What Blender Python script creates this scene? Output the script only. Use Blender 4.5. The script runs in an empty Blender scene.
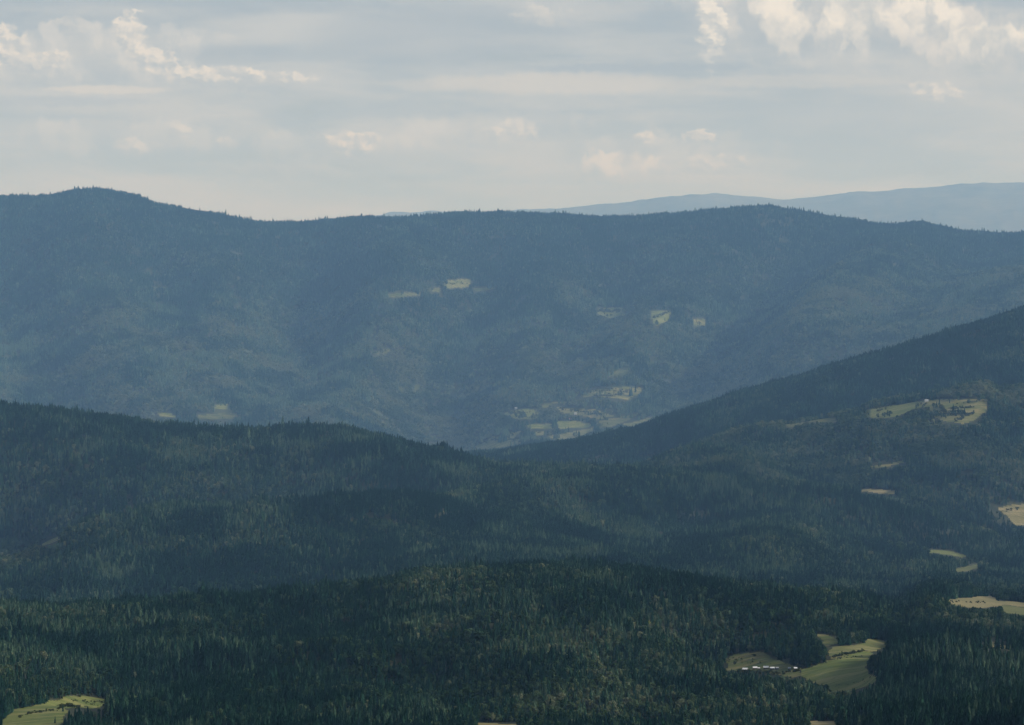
import bpy, math, random
import numpy as np

scene = bpy.context.scene
COL = scene.collection
R = math.radians

# ------------------------------------------------------------------ camera, sun, sky, exposure
F = 2800.0          # focal length in picture widths x 1024 (a long lens, about 21 degrees wide)
EYE = 225.0         # height in the picture of the eye level
ZC = 800.0          # altitude of the viewpoint
cam_d = bpy.data.cameras.new('camera')
cam = bpy.data.objects.new('camera', cam_d)
COL.objects.link(cam)
cam.location = (0, 0, ZC)
cam.rotation_euler = (R(90), 0, 0)
cam_d.sensor_width = 36.0
cam_d.lens = F / 1024.0 * 36.0
cam_d.shift_y = -(362.5 - EYE) / 1024.0
cam_d.clip_start = 1.0
cam_d.clip_end = 120000.0
scene.camera = cam

SUN_AZ, SUN_EL = 94.0, 27.0      # degrees to the right of the view direction, degrees up
SUN_E = 5.0
sun_d = bpy.data.lights.new('sun', 'SUN')
sun_d.energy = SUN_E
sun_d.angle = R(0.6)
sun_d.color = (1.0, 0.95, 0.86)
sun = bpy.data.objects.new('sun', sun_d)
COL.objects.link(sun)
sun.rotation_euler = (R(90 - SUN_EL), 0, R(180 - SUN_AZ))
sun.location = (0, 0, 3000)

HAZE_DENSITY = 2.2e-5
HAZE_COLOR = (0.30, 0.57, 1.0)

scene.view_settings.view_transform = 'Standard'
scene.view_settings.look = 'None'
scene.view_settings.exposure = 0.0
scene.view_settings.gamma = 1.0
scene.view_settings.use_curve_mapping = False
scene.render.engine = 'CYCLES'
cy = scene.cycles
scene.render.filter_size = 1.15
cy.max_bounces = 5
cy.diffuse_bounces = 2
cy.glossy_bounces = 1
cy.transmission_bounces = 2
cy.transparent_max_bounces = 6
cy.volume_bounces = 0
cy.use_denoising = True
cy.denoiser = 'OPENIMAGEDENOISE'
cy.denoising_prefilter = 'ACCURATE'
cy.denoising_input_passes = 'RGB_ALBEDO_NORMAL'
cy.use_adaptive_sampling = False
cy.sampling_pattern = 'BLUE_NOISE'
cy.caustics_reflective = False
cy.caustics_refractive = False


class NT:
    """a few shorthands for writing node trees as expressions"""
    def __init__(s, tree):
        s.t = tree
        s.n = tree.nodes
        s.n.clear()

    def new(s, kind, **kw):
        nd = s.n.new(kind)
        for k, v in kw.items():
            setattr(nd, k, v)
        return nd

    def put(s, sock, v):
        if isinstance(v, bpy.types.NodeSocket):
            s.t.links.new(v, sock)
        elif v is not None:
            sock.default_value = v

    def m(s, op, a, b=None, c=None, clamp=False):
        nd = s.new('ShaderNodeMath', operation=op, use_clamp=clamp)
        for i, v in enumerate((a, b, c)):
            s.put(nd.inputs[i], v)
        return nd.outputs[0]

    def add(s, a, b): return s.m('ADD', a, b)
    def sub(s, a, b): return s.m('SUBTRACT', a, b)
    def mul(s, a, b): return s.m('MULTIPLY', a, b)

    def ss(s, v, lo, hi, a=0.0, b=1.0):
        nd = s.new('ShaderNodeMapRange', interpolation_type='SMOOTHSTEP')
        for i, x in enumerate((v, lo, hi, a, b)):
            s.put(nd.inputs[i], x)
        return nd.outputs[0]

    def vec(s, x, y, z=0.0):
        nd = s.new('ShaderNodeCombineXYZ')
        for i, v in enumerate((x, y, z)):
            s.put(nd.inputs[i], v)
        return nd.outputs[0]

    def noise(s, v, scale=1.0, detail=4.0, rough=0.5, dist=0.0):
        nd = s.new('ShaderNodeTexNoise')
        s.put(nd.inputs['Vector'], v)
        nd.inputs['Scale'].default_value = scale
        nd.inputs['Detail'].default_value = detail
        nd.inputs['Roughness'].default_value = rough
        nd.inputs['Distortion'].default_value = dist
        return nd.outputs['Fac']

    def mix(s, f, a, b, blend='MIX'):
        nd = s.new('ShaderNodeMix', data_type='RGBA', blend_type=blend)
        s.put(nd.inputs[0], f)
        for sock, v in ((nd.inputs[6], a), (nd.inputs[7], b)):
            if isinstance(v, (tuple, list)):
                v = (*v, 1.0)[:4]
            s.put(sock, v)
        return nd.outputs[2]


def build_world():
    w = bpy.data.worlds.new('World')
    scene.world = w
    w.use_nodes = True
    t = NT(w.node_tree)
    sky = t.new('ShaderNodeTexSky', sky_type='NISHITA')
    sky.sun_disc = False
    sky.sun_elevation = R(SUN_EL)
    sky.sun_rotation = R(SUN_AZ)
    sky.altitude = ZC
    sky.air_density = 1.0
    sky.dust_density = 1.5
    blue = t.mix(1.0, sky.outputs[0], (0.085, 0.085, 0.085), 'MULTIPLY')
    tc = t.new('ShaderNodeTexCoord')
    sep = t.new('ShaderNodeSeparateXYZ')
    t.put(sep.inputs[0], tc.outputs['Generated'])
    x, y, z = sep.outputs
    # angles round the sky, in units of 1/2800 radian
    U = t.mul(t.m('ARCTAN2', x, y), 2800.0)
    V = t.mul(t.m('ARCSINE', z), 2800.0)
    # -- the grey layered deck
    n1 = t.noise(t.vec(t.mul(U, 1 / 330), t.mul(V, 1 / 48)), 1.0, 6, 0.55, 0.4)
    n2 = t.noise(t.vec(t.mul(U, 1 / 140), t.mul(V, 1 / 40), 7.3), 1.0, 7, 0.6, 0.3)
    deck = t.ss(t.add(t.mul(n1, 0.65), t.mul(n2, 0.35)), 0.39, 0.62)
    grey = t.mix(t.ss(V, 20, 230), SKY_LOW_DARK, SKY_TOP_DARK)
    light = t.mix(t.ss(V, 20, 230), SKY_LOW_LIGHT, SKY_TOP_LIGHT)
    deckc = t.mix(deck, grey, light)
    cover = t.mul(t.ss(n2, 0.25, 0.42, 0.80, 0.97), t.ss(V, 350, 1700, 1.0, 0.30))
    col = t.mix(cover, blue, deckc)
    col0 = col
    # -- cumulus: heaps of rounded lobes, crisp lit shoulders, soft grey bases
    ws = t.new('ShaderNodeSeparateColor')

    def heap_field(su, sv, wu, wv, seed):
        wn = t.new('ShaderNodeTexNoise')
        t.put(wn.inputs['Vector'], t.vec(t.mul(U, 1 / (su * 1.3)), t.mul(V, 1 / (sv * 1.3)), seed))
        wn.inputs['Detail'].default_value = 5
        wn.inputs['Roughness'].default_value = 0.5
        w_ = t.new('ShaderNodeSeparateColor')
        t.put(w_.inputs[0], wn.outputs['Color'])
        Uw = t.add(U, t.mul(t.sub(w_.outputs[0], 0.5), wu))
        Vw = t.add(V, t.mul(t.sub(w_.outputs[1], 0.5), wv))

        def lumps(du, dv):
            return t.noise(t.vec(t.mul(t.add(Uw, du), 1 / su), t.mul(t.add(Vw, dv), 1 / sv), seed), 1.0, 4, 0.5)
        b0, b1 = lumps(0.0, 0.0), lumps(su * .26, sv * .26)
        return Uw, Vw, b0, t.ss(t.sub(b0, b1), -0.15, 0.19), w_
    big = heap_field(40.0, 52.0, 30.0, 24.0, 3.1)
    small = heap_field(17.0, 12.0, 14.0, 9.0, 5.7)
    ws = big[4]
    for (px, py, ru, rv, strength, hot) in CUMULUS:
        Uw, Vw, bil, lit, _ = big if ru * rv > 800 else small
        cu, cv = px - 512.0, EYE - py
        du = t.mul(t.sub(Uw, cu), 1.0 / ru)
        dv = t.mul(t.sub(Vw, cv), 1.0 / rv)
        rr = t.m('SQRT', t.add(t.mul(du, du), t.mul(dv, dv)))
        e = t.add(rr, t.mul(t.sub(bil, 0.5), -1.3))
        soft = t.ss(dv, -0.7, 0.5, 0.80, 0.30)
        k = t.mul(t.ss(t.m('DIVIDE', t.sub(1.0, e), soft), 0.0, 1.0), strength)
        shade = t.m('ADD', t.mul(lit, 0.75), t.mul(t.ss(dv, -0.9, 0.6), 0.35), clamp=True)
        c = t.mix(shade, CUM_DARK, hot)
        col = t.mix(k, col, c)
    for (px, py, ru, rv, strength, colr) in BANDS:
        du = t.mul(t.sub(Uw, px - 512.0), 1.0 / ru)
        dv = t.mul(t.sub(t.add(V, t.mul(t.sub(ws.outputs[1], 0.5), 9.0)), EYE - py), 1.0 / rv)
        rr = t.add(t.m('POWER', t.m('ABSOLUTE', du), 2.0), t.m('POWER', t.m('ABSOLUTE', dv), 2.0))
        k = t.ss(t.add(rr, t.mul(t.sub(n2, 0.5), -1.2)), 1.1, 0.2, 0.0, strength)
        col = t.mix(k, col, colr)
    # below the eye level: the dark land beyond
    col0 = t.mix(t.ss(z, -0.02, 0.0), (0.10, 0.12, 0.12), col0)
    inside = t.mul(t.mul(t.m('LESS_THAN', t.m('ABSOLUTE', U), 900.0), t.m('LESS_THAN', V, 420.0)), t.m('GREATER_THAN', V, 0.0))
    sh = t.new('ShaderNodeMixShader')
    t.put(sh.inputs[0], inside)
    for i, c in ((1, col0), (2, col)):
        bg = t.new('ShaderNodeBackground')
        t.put(bg.inputs[0], c)
        bg.inputs[1].default_value = 1.0
        t.t.links.new(bg.outputs[0], sh.inputs[i])
    out = t.new('ShaderNodeOutputWorld')
    t.t.links.new(sh.outputs[0], out.inputs[0])


SKY_LOW_DARK, SKY_LOW_LIGHT = (0.47, 0.53, 0.565), (0.60, 0.61, 0.605)
SKY_TOP_DARK, SKY_TOP_LIGHT = (0.41, 0.475, 0.53), (0.57, 0.59, 0.595)
CUM_DARK = (0.46, 0.51, 0.545)
HOT, WARM, SOFT = (0.93, 0.86, 0.755), (0.80, 0.745, 0.67), (0.72, 0.695, 0.655)
# direction (as picture x, y), half width, half height, strength, lit colour
CUMULUS = [
    (110, 140, 150, 22, 0.35, SOFT), (500, 128, 130, 20, 0.35, SOFT), (670, 155, 140, 26, 0.40, SOFT), (330, 150, 110, 20, 0.30, SOFT),
    (750, 8, 84, 70, 0.95, SOFT), (840, 6, 96, 74, 0.95, SOFT), (925, 32, 90, 48, 0.95, SOFT), (1000, 54, 70, 26, 0.95, SOFT),
    (120, 62, 140, 40, 0.6, SOFT), (20, 70, 70, 30, 0.5, SOFT),
    (712, 32, 17, 46, 0.8, HOT), (782, 20, 30, 48, 0.75, HOT), (850, 22, 34, 44, 0.8, HOT),
    (925, 22, 46, 26, 0.75, HOT), (985, 46, 52, 22, 0.8, HOT),
    (132, 38, 20, 30, 0.9, WARM), (152, 62, 30, 20, 0.9, WARM), (210, 76, 70, 10, 0.9, WARM), (285, 79, 38, 7, 0.65, WARM),
    (8, 54, 26, 28, 0.9, WARM), (42, 66, 38, 16, 0.7, WARM), (75, 30, 24, 12, 0.4, WARM),
    (352, 146, 32, 14, 0.9, WARM), (650, 140, 21, 9, 0.8, WARM), (698, 137, 22, 8, 0.65, WARM),
    (935, 95, 30, 13, 0.75, WARM), (618, 166, 54, 16, 0.7, WARM), (714, 162, 36, 9, 0.5, WARM),
    (518, 130, 24, 14, 0.6, WARM), (178, 133, 20, 11, 0.55, WARM), (135, 149, 28, 10, 0.55, WARM),
    (228, 144, 12, 8, 0.4, WARM), (540, 18, 34, 16, 0.4, WARM), (490, 134, 16, 8, 0.4, WARM),
]
BANDS = [
    (110, 91, 70, 5, 0.75, (0.69, 0.66, 0.61)), (560, 84, 190, 12, 0.65, (0.65, 0.63, 0.59)), (800, 82, 120, 8, 0.4, (0.64, 0.63, 0.60)),
    (640, 68, 140, 5, 0.8, (0.42, 0.48, 0.53)), (440, 40, 150, 36, 0.6, (0.43, 0.485, 0.53)), (230, 55, 70, 12, 0.5, (0.43, 0.485, 0.53)),
    (860, 120, 160, 22, 0.55, (0.45, 0.51, 0.55)), (60, 103, 110, 6, 0.55, (0.46, 0.51, 0.55)), (430, 112, 130, 8, 0.4, (0.47, 0.52, 0.555)),
    (780, 148, 60, 8, 0.4, (0.47, 0.525, 0.56)),
]
build_world()

# ------------------------------------------------------------------ land
rng = np.random.default_rng(11)


def vnoise(x, y, seed):
    xi, yi = np.floor(x).astype(np.int64), np.floor(y).astype(np.int64)
    fx, fy = x - xi, y - yi
    fx, fy = fx * fx * fx * (fx * (fx * 6 - 15) + 10), fy * fy * fy * (fy * (fy * 6 - 15) + 10)

    def h(a, b):
        n = (a * 374761393 + b * 668265263 + seed * 974711) & 0x7fffffff
        n = ((n ^ (n >> 13)) * 1274126177) & 0x7fffffff
        n = ((n ^ (n >> 16)) * 2246822519) & 0x7fffffff
        return (n & 0xffff) / 65535.0 - 0.5
    a, b, c, d = h(xi, yi), h(xi + 1, yi), h(xi, yi + 1), h(xi + 1, yi + 1)
    return (a + (b - a) * fx) * (1 - fy) + (c + (d - c) * fx) * fy


def fbm(x, y, scale, octaves=4, seed=0, gain=0.5):
    s = np.zeros_like(x)
    amp, k = 1.0, 1.0 / scale
    for o in range(octaves):
        a = 0.6 * o
        s += amp * vnoise((x * math.cos(a) - y * math.sin(a)) * k + 17.3 * o, (x * math.sin(a) + y * math.cos(a)) * k - 9.1 * o, seed + o)
        amp *= gain
        k *= 2.03
    return s


NC = 860
UMAX = 0.250
cols = np.linspace(-UMAX, UMAX, NC)                      # bearings (tangent) of the columns of the land grid
PX = 512.0 + F * cols


def curve(pts, smooth=5.0):
    xs, vs = zip(*pts)
    v = np.interp(PX, xs, vs)
    if smooth > 0:
        dpx = PX[1] - PX[0]
        n = int(3 * smooth / dpx) + 1
        k = np.exp(-0.5 * (np.arange(-n, n + 1) * dpx / smooth) ** 2)
        v = np.convolve(np.pad(v, n, mode='edge'), k / k.sum(), mode='valid')
    return v


def z_of(py, Y):
    return ZC - (py - EYE) / F * Y


def knot(Y, py, tree=0.0, smooth=5.0):
    Yv = curve(Y, 30) if isinstance(Y, list) else np.full(NC, float(Y))
    pv = curve(py, smooth) if isinstance(py, list) else np.asarray(py, float) + np.zeros(NC)
    return Yv, z_of(pv, Yv) - tree


H_LINE = [(-150, 402), (0, 404), (30, 406), (60, 409), (100, 414), (130, 419), (165, 424), (200, 425), (260, 428), (300, 424), (330, 424),
          (350, 427), (370, 431), (395, 438), (420, 445), (470, 456), (520, 464), (560, 465), (620, 468), (660, 470), (720, 474), (780, 482), (850, 492),
          (900, 505), (940, 520), (980, 528), (1024, 538), (1174, 560)]
H_Y = [(-150, 8300), (300, 8200), (480, 7800), (560, 7600), (720, 7500), (900, 7300), (1024, 7200)]
D_LINE = [(-150, 605), (0, 603), (100, 602), (200, 599), (300, 592), (380, 578), (450, 568), (520, 565), (580, 565), (640, 570),
          (700, 579), (780, 587), (850, 597), (900, 606), (930, 611), (950, 618), (1024, 624), (1174, 630)]
P_LINE = [(-150, 200), (0, 195), (40, 195), (70, 191), (95, 188), (115, 190), (140, 197), (160, 205), (190, 210), (230, 217), (260, 222),
          (280, 223), (310, 222), (330, 219), (360, 216), (400, 217), (450, 214), (500, 212), (560, 213), (600, 216), (640, 216), (680, 213),
          (710, 210), (740, 208), (770, 206), (800, 211), (830, 216), (860, 220), (880, 224), (920, 221), (940, 226), (965, 232),
          (1024, 234), (1174, 238)]
L_LINE = [(-150, 462), (300, 466), (470, 462), (500, 456), (550, 444), (600, 434), (650, 420), (700, 404), (760, 385), (820, 367), (880, 351),
          (940, 333), (980, 319), (1024, 307), (1100, 290), (1174, 275)]
J_LINE = [(-150, 470), (560, 472), (640, 468), (700, 440), (750, 424), (800, 419), (850, 411), (900, 405), (940, 400), (985, 398), (1005, 394),
          (1024, 391), (1174, 385)]
T = 19.0
K = []
K.append((np.full(NC, 120.0), np.full(NC, ZC - 30.0)))
K.append((np.full(NC, 2600.0), np.full(NC, ZC - 0.235 * 2600)))
# nearest woods: lower edge of the picture, a knoll in the right corner
K.append(knot([(-150, 3700), (780, 3700), (880, 3450), (1174, 3450)],
              [(-150, 748), (0, 742), (60, 738), (130, 742), (500, 746), (700, 748), (800, 750), (850, 740), (890, 722), (940, 715), (1024, 708), (1174, 700)]))
K.append(knot([(-150, 4000), (780, 4000), (880, 3850), (1174, 3850)],
              [(-150, 708), (0, 714), (60, 710), (130, 712), (300, 718), (500, 722), (700, 722), (800, 714), (850, 718), (890, 722), (1024, 722), (1174, 716)]))
K.append(knot([(-150, 4400), (780, 4400), (900, 4500), (1174, 4500)],
              [(-150, 672), (0, 676), (80, 694), (130, 694), (200, 680), (300, 682), (500, 678), (600, 676), (660, 672), (700, 674), (740, 682), (800, 682), (840, 680),
               (866, 676), (890, 652), (940, 643), (1024, 653), (1174, 655)], 0, 9))
K.append(knot([(-150, 4800), (780, 4750), (900, 4900), (1174, 4900)],
              [(-150, 640), (0, 645), (130, 655), (300, 645), (500, 628), (600, 626), (650, 640), (700, 655), (740, 656), (800, 654), (850, 645), (900, 650), (940, 649), (1024, 650), (1174, 648)], 0, 9))
K.append(knot([(-150, 5300), (850, 5300), (940, 5500), (1174, 5500)],
              [(x, y + (11 if x < 925 else 0) - (18 if x >= 925 else 0)) for x, y in D_LINE], 0, 8))
K.append(knot([(-150, 5850), (850, 5850), (940, 5900), (1174, 5900)],
              [(x, y + (16 if x < 840 else (4 if x < 925 else -27))) for x, y in D_LINE], 0, 10))
K.append(knot(6750, [(-150, 580), (0, 572), (20, 568), (40, 558), (90, 537), (150, 525), (250, 519), (350, 520), (420, 524), (500, 532), (600, 538),
                     (700, 543), (800, 549), (900, 562), (1024, 578), (1174, 585)]))
K.append(knot(7050, [(-150, 590), (0, 582), (20, 578), (40, 568), (90, 548), (150, 537), (250, 531), (350, 530), (420, 530), (470, 514), (500, 514), (600, 515),
                     (700, 520), (800, 528), (900, 545), (1024, 556), (1174, 565)]))
K.append(knot(H_Y, H_LINE, T))
hy = curve(H_Y, 30)
hz = z_of(curve(H_LINE), hy)
i_py = curve([(x, y + (30 if x < 520 else 8)) for x, y in H_LINE])
iy = hy + np.interp(PX, [480, 640], [800, 450])
K.append((iy, z_of(i_py, iy)))
K.append(knot([(-150, 9700), (560, 9500), (1174, 9400)], J_LINE, np.interp(PX, [860, 870, 985, 1000], [T, 0, 0, T])))
K.append(knot([(-150, 10100), (560, 9900), (1174, 9850)], [(x, y + 7) for x, y in J_LINE]))
K.append(knot([(-150, 10600), (480, 10600), (1174, 10900)], L_LINE, T))
K.append(knot([(-150, 11300), (480, 11300), (1174, 11500)],
              [(-150, 452), (0, 450), (300, 452), (440, 455), (480, 453), (520, 447), (600, 441), (650, 438), (720, 420), (800, 400), (1024, 350), (1174, 330)]))
K.append(knot(12300, [(-150, 385), (0, 386), (100, 388), (200, 392), (300, 404), (400, 408), (480, 404), (560, 400), (620, 392), (700, 372), (800, 335),
                      (1024, 300), (1174, 290)], 0, 12))
K.append(knot(13400, [(-150, 300), (0, 298), (100, 302), (200, 304), (300, 312), (400, 296), (460, 290), (560, 304), (620, 310), (680, 313), (760, 293),
                      (860, 272), (1024, 262), (1174, 262)], 0, 12))
K.append(knot(14700, P_LINE, T - 3, 4))
py_, pz_ = K[-1]
K.append((np.full(NC, 16300.0), pz_ - 260))
K.append((np.full(NC, 20000.0), np.full(NC, ZC - 650)))
K.append((np.full(NC, 31000.0), np.full(NC, ZC - 600)))
K.append(knot(42500, [(-150, 226), (250, 225), (320, 222), (380, 216.5), (410, 213), (430, 211), (450, 213), (480, 213.5), (520, 210.5), (560, 209), (600, 206),
                      (640, 200.5), (680, 196.5), (710, 194), (740, 195.5), (780, 199), (820, 197), (860, 193), (900, 190), (940, 186.5), (980, 184.5),
                      (1024, 184), (1174, 186)], 0, 4))
ly, lz = K[-1]
K.append((np.full(NC, 46000.0), lz - 700))

KY = np.array([k[0] for k in K])
KZ = np.array([k[1] for k in K])


def pchip(KY, KZ, Yg):
    h = KY[1:] - KY[:-1]
    d = (KZ[1:] - KZ[:-1]) / h
    m = np.zeros_like(KZ)
    w1, w2 = 2 * h[1:] + h[:-1], h[1:] + 2 * h[:-1]
    ok = d[1:] * d[:-1] > 0
    with np.errstate(divide='ignore', invalid='ignore'):
        hm = (w1 + w2) / (w1 / d[:-1] + w2 / d[1:])
    m[1:-1] = np.where(ok, hm, 0)
    m[0], m[-1] = d[0], d[-1]
    out = np.empty((len(Yg), KY.shape[1]))
    for j in range(KY.shape[1]):
        i = np.clip(np.searchsorted(KY[:, j], Yg) - 1, 0, len(KY) - 2)
        hh = h[i, j]
        t = np.clip((Yg - KY[i, j]) / hh, 0, 1)
        t2, t3 = t * t, t * t * t
        out[:, j] = ((2 * t3 - 3 * t2 + 1) * KZ[i, j] + (t3 - 2 * t2 + t) * hh * m[i, j]
                     + (-2 * t3 + 3 * t2) * KZ[i + 1, j] + (t3 - t2) * hh * m[i + 1, j])
    return out


Yg = np.concatenate([np.linspace(120, 2600, 40), np.arange(2640, 3300, 40), np.arange(3300, 5700, 8.0), np.arange(5700, 8400, 12.0),
                     np.arange(8400, 11200, 15.0), np.arange(11200, 15000, 16.0), np.geomspace(15000, 40000, 70), np.arange(40200, 46001, 100.0)])
NR = len(Yg)
Zg = pchip(KY, KZ, Yg)
Ygrid = np.repeat(Yg[:, None], NC, 1)
Xgrid = Ygrid * cols[None, :]
PXg = np.repeat(PX[None, :], NR, 0)


def near_line(pts, width):
    """0..1 closeness to a polyline given as (picture x, distance) pairs, in metres on the ground"""
    best = np.full(Xgrid.shape, 1e9)
    P = [((p - 512) / F * Y, Y) for p, Y in pts]
    for (x0, y0), (x1, y1) in zip(P[:-1], P[1:]):
        dx, dy = x1 - x0, y1 - y0
        t = np.clip(((Xgrid - x0) * dx + (Ygrid - y0) * dy) / (dx * dx + dy * dy), 0, 1)
        best = np.minimum(best, (Xgrid - x0 - t * dx) ** 2 + (Ygrid - y0 - t * dy) ** 2)
    return np.exp(-best / (2 * width * width))


# the land above is laid out on nominal distances; these are the true ones
G_N = np.array([0, 2600, 3300, 4000, 4800, 5300, 5850, 6750, 7050, 8200, 9500, 10900, 11300, 12300, 13400, 14700, 16300, 31000, 42500, 46000.0])
G_T = np.array([0, 1200, 1620, 2120, 2800, 3250, 5000, 6250, 7250, 8500, 9900, 12300, 18000, 20000, 22600, 25600, 28500, 52000, 80000, 86000.0])


def true_y(Yn): return np.interp(Yn, G_N, G_T)
def nominal_y(Yt): return np.interp(Yt, G_T, G_N)


def true_xyz(X, Yn, Z):
    k = true_y(Yn) / Yn
    return X * k, Yn * k, ZC + (Z - ZC) * k


# spurs and gullies
crest_hold = np.ones_like(Zg)
for i, kk in ((6, .7), (10, .8), (14, .8), (18, .97)):
    crest_hold *= 1 - kk * np.exp(-((Ygrid - KY[i][None, :]) / 420.0) ** 2)
for amp, width, pts in [
    (115, 210, [(402, 13700), (390, 13300), (345, 12500), (330, 11800)]),
    (-85, 190, [(310, 14000), (300, 12900), (270, 12100)]),
    (-95, 200, [(470, 13900), (450, 12800), (440, 11700)]),
    (95, 230, [(75, 13800), (110, 13000), (150, 11900)]),
    (-70, 180, [(0, 13800), (30, 12600), (60, 11800)]),
    (80, 190, [(215, 13900), (215, 12900), (240, 12000)]),
    (-50, 150, [(165, 13800), (170, 12800), (190, 12000)]),
    (100, 210, [(698, 13800), (660, 13200), (600, 12300)]),
    (-90, 210, [(790, 14100), (740, 13000), (690, 12200)]),
    (85, 210, [(897, 13800), (860, 13200), (800, 12300)]),
    (-70, 180, [(980, 14000), (930, 13200), (880, 12500)]),
    (70, 160, [(550, 13600), (525, 12700), (500, 11900)]),
    (-50, 150, [(610, 13900), (590, 13100), (560, 12400)]),
    (-45, 110, [(300, 7950), (260, 7450), (200, 7100)]),
    (40, 150, [(120, 8000), (90, 7500), (60, 7150)]),
    (-90, 100, [(530, 7850), (480, 7560), (430, 7380), (370, 7150)]),
    (55, 120, [(620, 7350), (540, 7180), (470, 7020), (400, 6850)]),
    (36, 120, [(390, 7900), (420, 7700), (460, 7600)]),
    (-40, 90, [(40, 7150), (150, 7120), (300, 7080)]),
    (24, 100, [(50, 6800), (150, 6760), (300, 6720)]),
    (-35, 110, [(700, 7250), (680, 6900), (640, 6600)]),
    (30, 120, [(800, 7250), (790, 6900), (760, 6500)]),
    (-30, 100, [(890, 7150), (870, 6800), (850, 6400)]),
    (-42, 80, [(650, 5120), (690, 4800), (735, 4600), (775, 4450)]),
    (24, 80, [(600, 4950), (640, 4700), (690, 4480)]),
    (-26, 80, [(390, 5080), (300, 4850), (220, 4650)]),
    (22, 70, [(230, 4700), (300, 4640), (390, 4560)]),
    (-24, 60, [(200, 4560), (290, 4500), (380, 4430)]),
    (-22, 70, [(180, 4500), (150, 4330), (100, 4250)]),
    (20, 80, [(480, 4700), (500, 4450), (560, 4200)]),
    (-18, 70, [(420, 4600), (440, 4350), (470, 4150)]),
    (46, 150, [(1000, 8300), (960, 8800), (990, 9300)]),
    (-44, 130, [(760, 9000), (800, 8500), (830, 8000)]),
    (30, 120, [(700, 8900), (720, 8500), (760, 8200)]),
]:
    Zg += amp * near_line(pts, width) * crest_hold
# unevenness of every size, held back along the crests
damp = np.ones_like(Zg)
for i in (6, 10, 14, 18):
    damp *= 1 - 0.8 * np.exp(-((Ygrid - KY[i][None, :]) / 260.0) ** 2)
amp_far = np.interp(Ygrid, [0, 3000, 5500, 8000, 11000, 13500, 15500, 40000, 46000], [0, 5, 8, 13, 16, 30, 30, 50, 40])
Zg += amp_far * damp * fbm(Xgrid, Ygrid, 620, 4, 5) * 1.4
Zg += np.interp(Ygrid, [0, 39000, 41000, 46000], [0, 0, 16, 16]) * fbm(Xgrid, Ygrid, 260, 3, 9)
Zg += np.interp(Ygrid, [0, 3300, 9000, 15000], [0, 1.2, 2.5, 3.5]) * fbm(Xgrid, Ygrid, 90, 3, 21) * damp

PYg = EYE - F * (Zg - ZC) / Ygrid
slope_line = (Zg - ZC) / Ygrid
runmax = np.maximum.accumulate(slope_line, 0)            # highest line of sight over the bare ground up to here
XT, YT, ZT = true_xyz(Xgrid, Ygrid, Zg)
visg = slope_line >= runmax - 25.0 / Ygrid


def grid_at(A, X, Y):
    c = (X / Y + UMAX) / (2 * UMAX) * (NC - 1)
    r = np.interp(Y, Yg, np.arange(NR))
    c = np.clip(c, 0, NC - 1.001)
    r = np.clip(r, 0, NR - 1.001)
    ci, ri = c.astype(int), r.astype(int)
    fc, fr = c - ci, r - ri
    return (A[ri, ci] * (1 - fr) * (1 - fc) + A[ri, ci + 1] * (1 - fr) * fc + A[ri + 1, ci] * fr * (1 - fc) + A[ri + 1, ci + 1] * fr * fc)


def in_poly(px, py, poly):
    inside = np.zeros(px.shape, bool)
    n = len(poly)
    for i in range(n):
        (x0, y0), (x1, y1) = poly[i], poly[(i + 1) % n]
        if y0 == y1:
            continue
        c = ((y0 > py) != (y1 > py)) & (px < (x1 - x0) * (py - y0) / (y1 - y0) + x0)
        inside ^= c
    return inside


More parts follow.
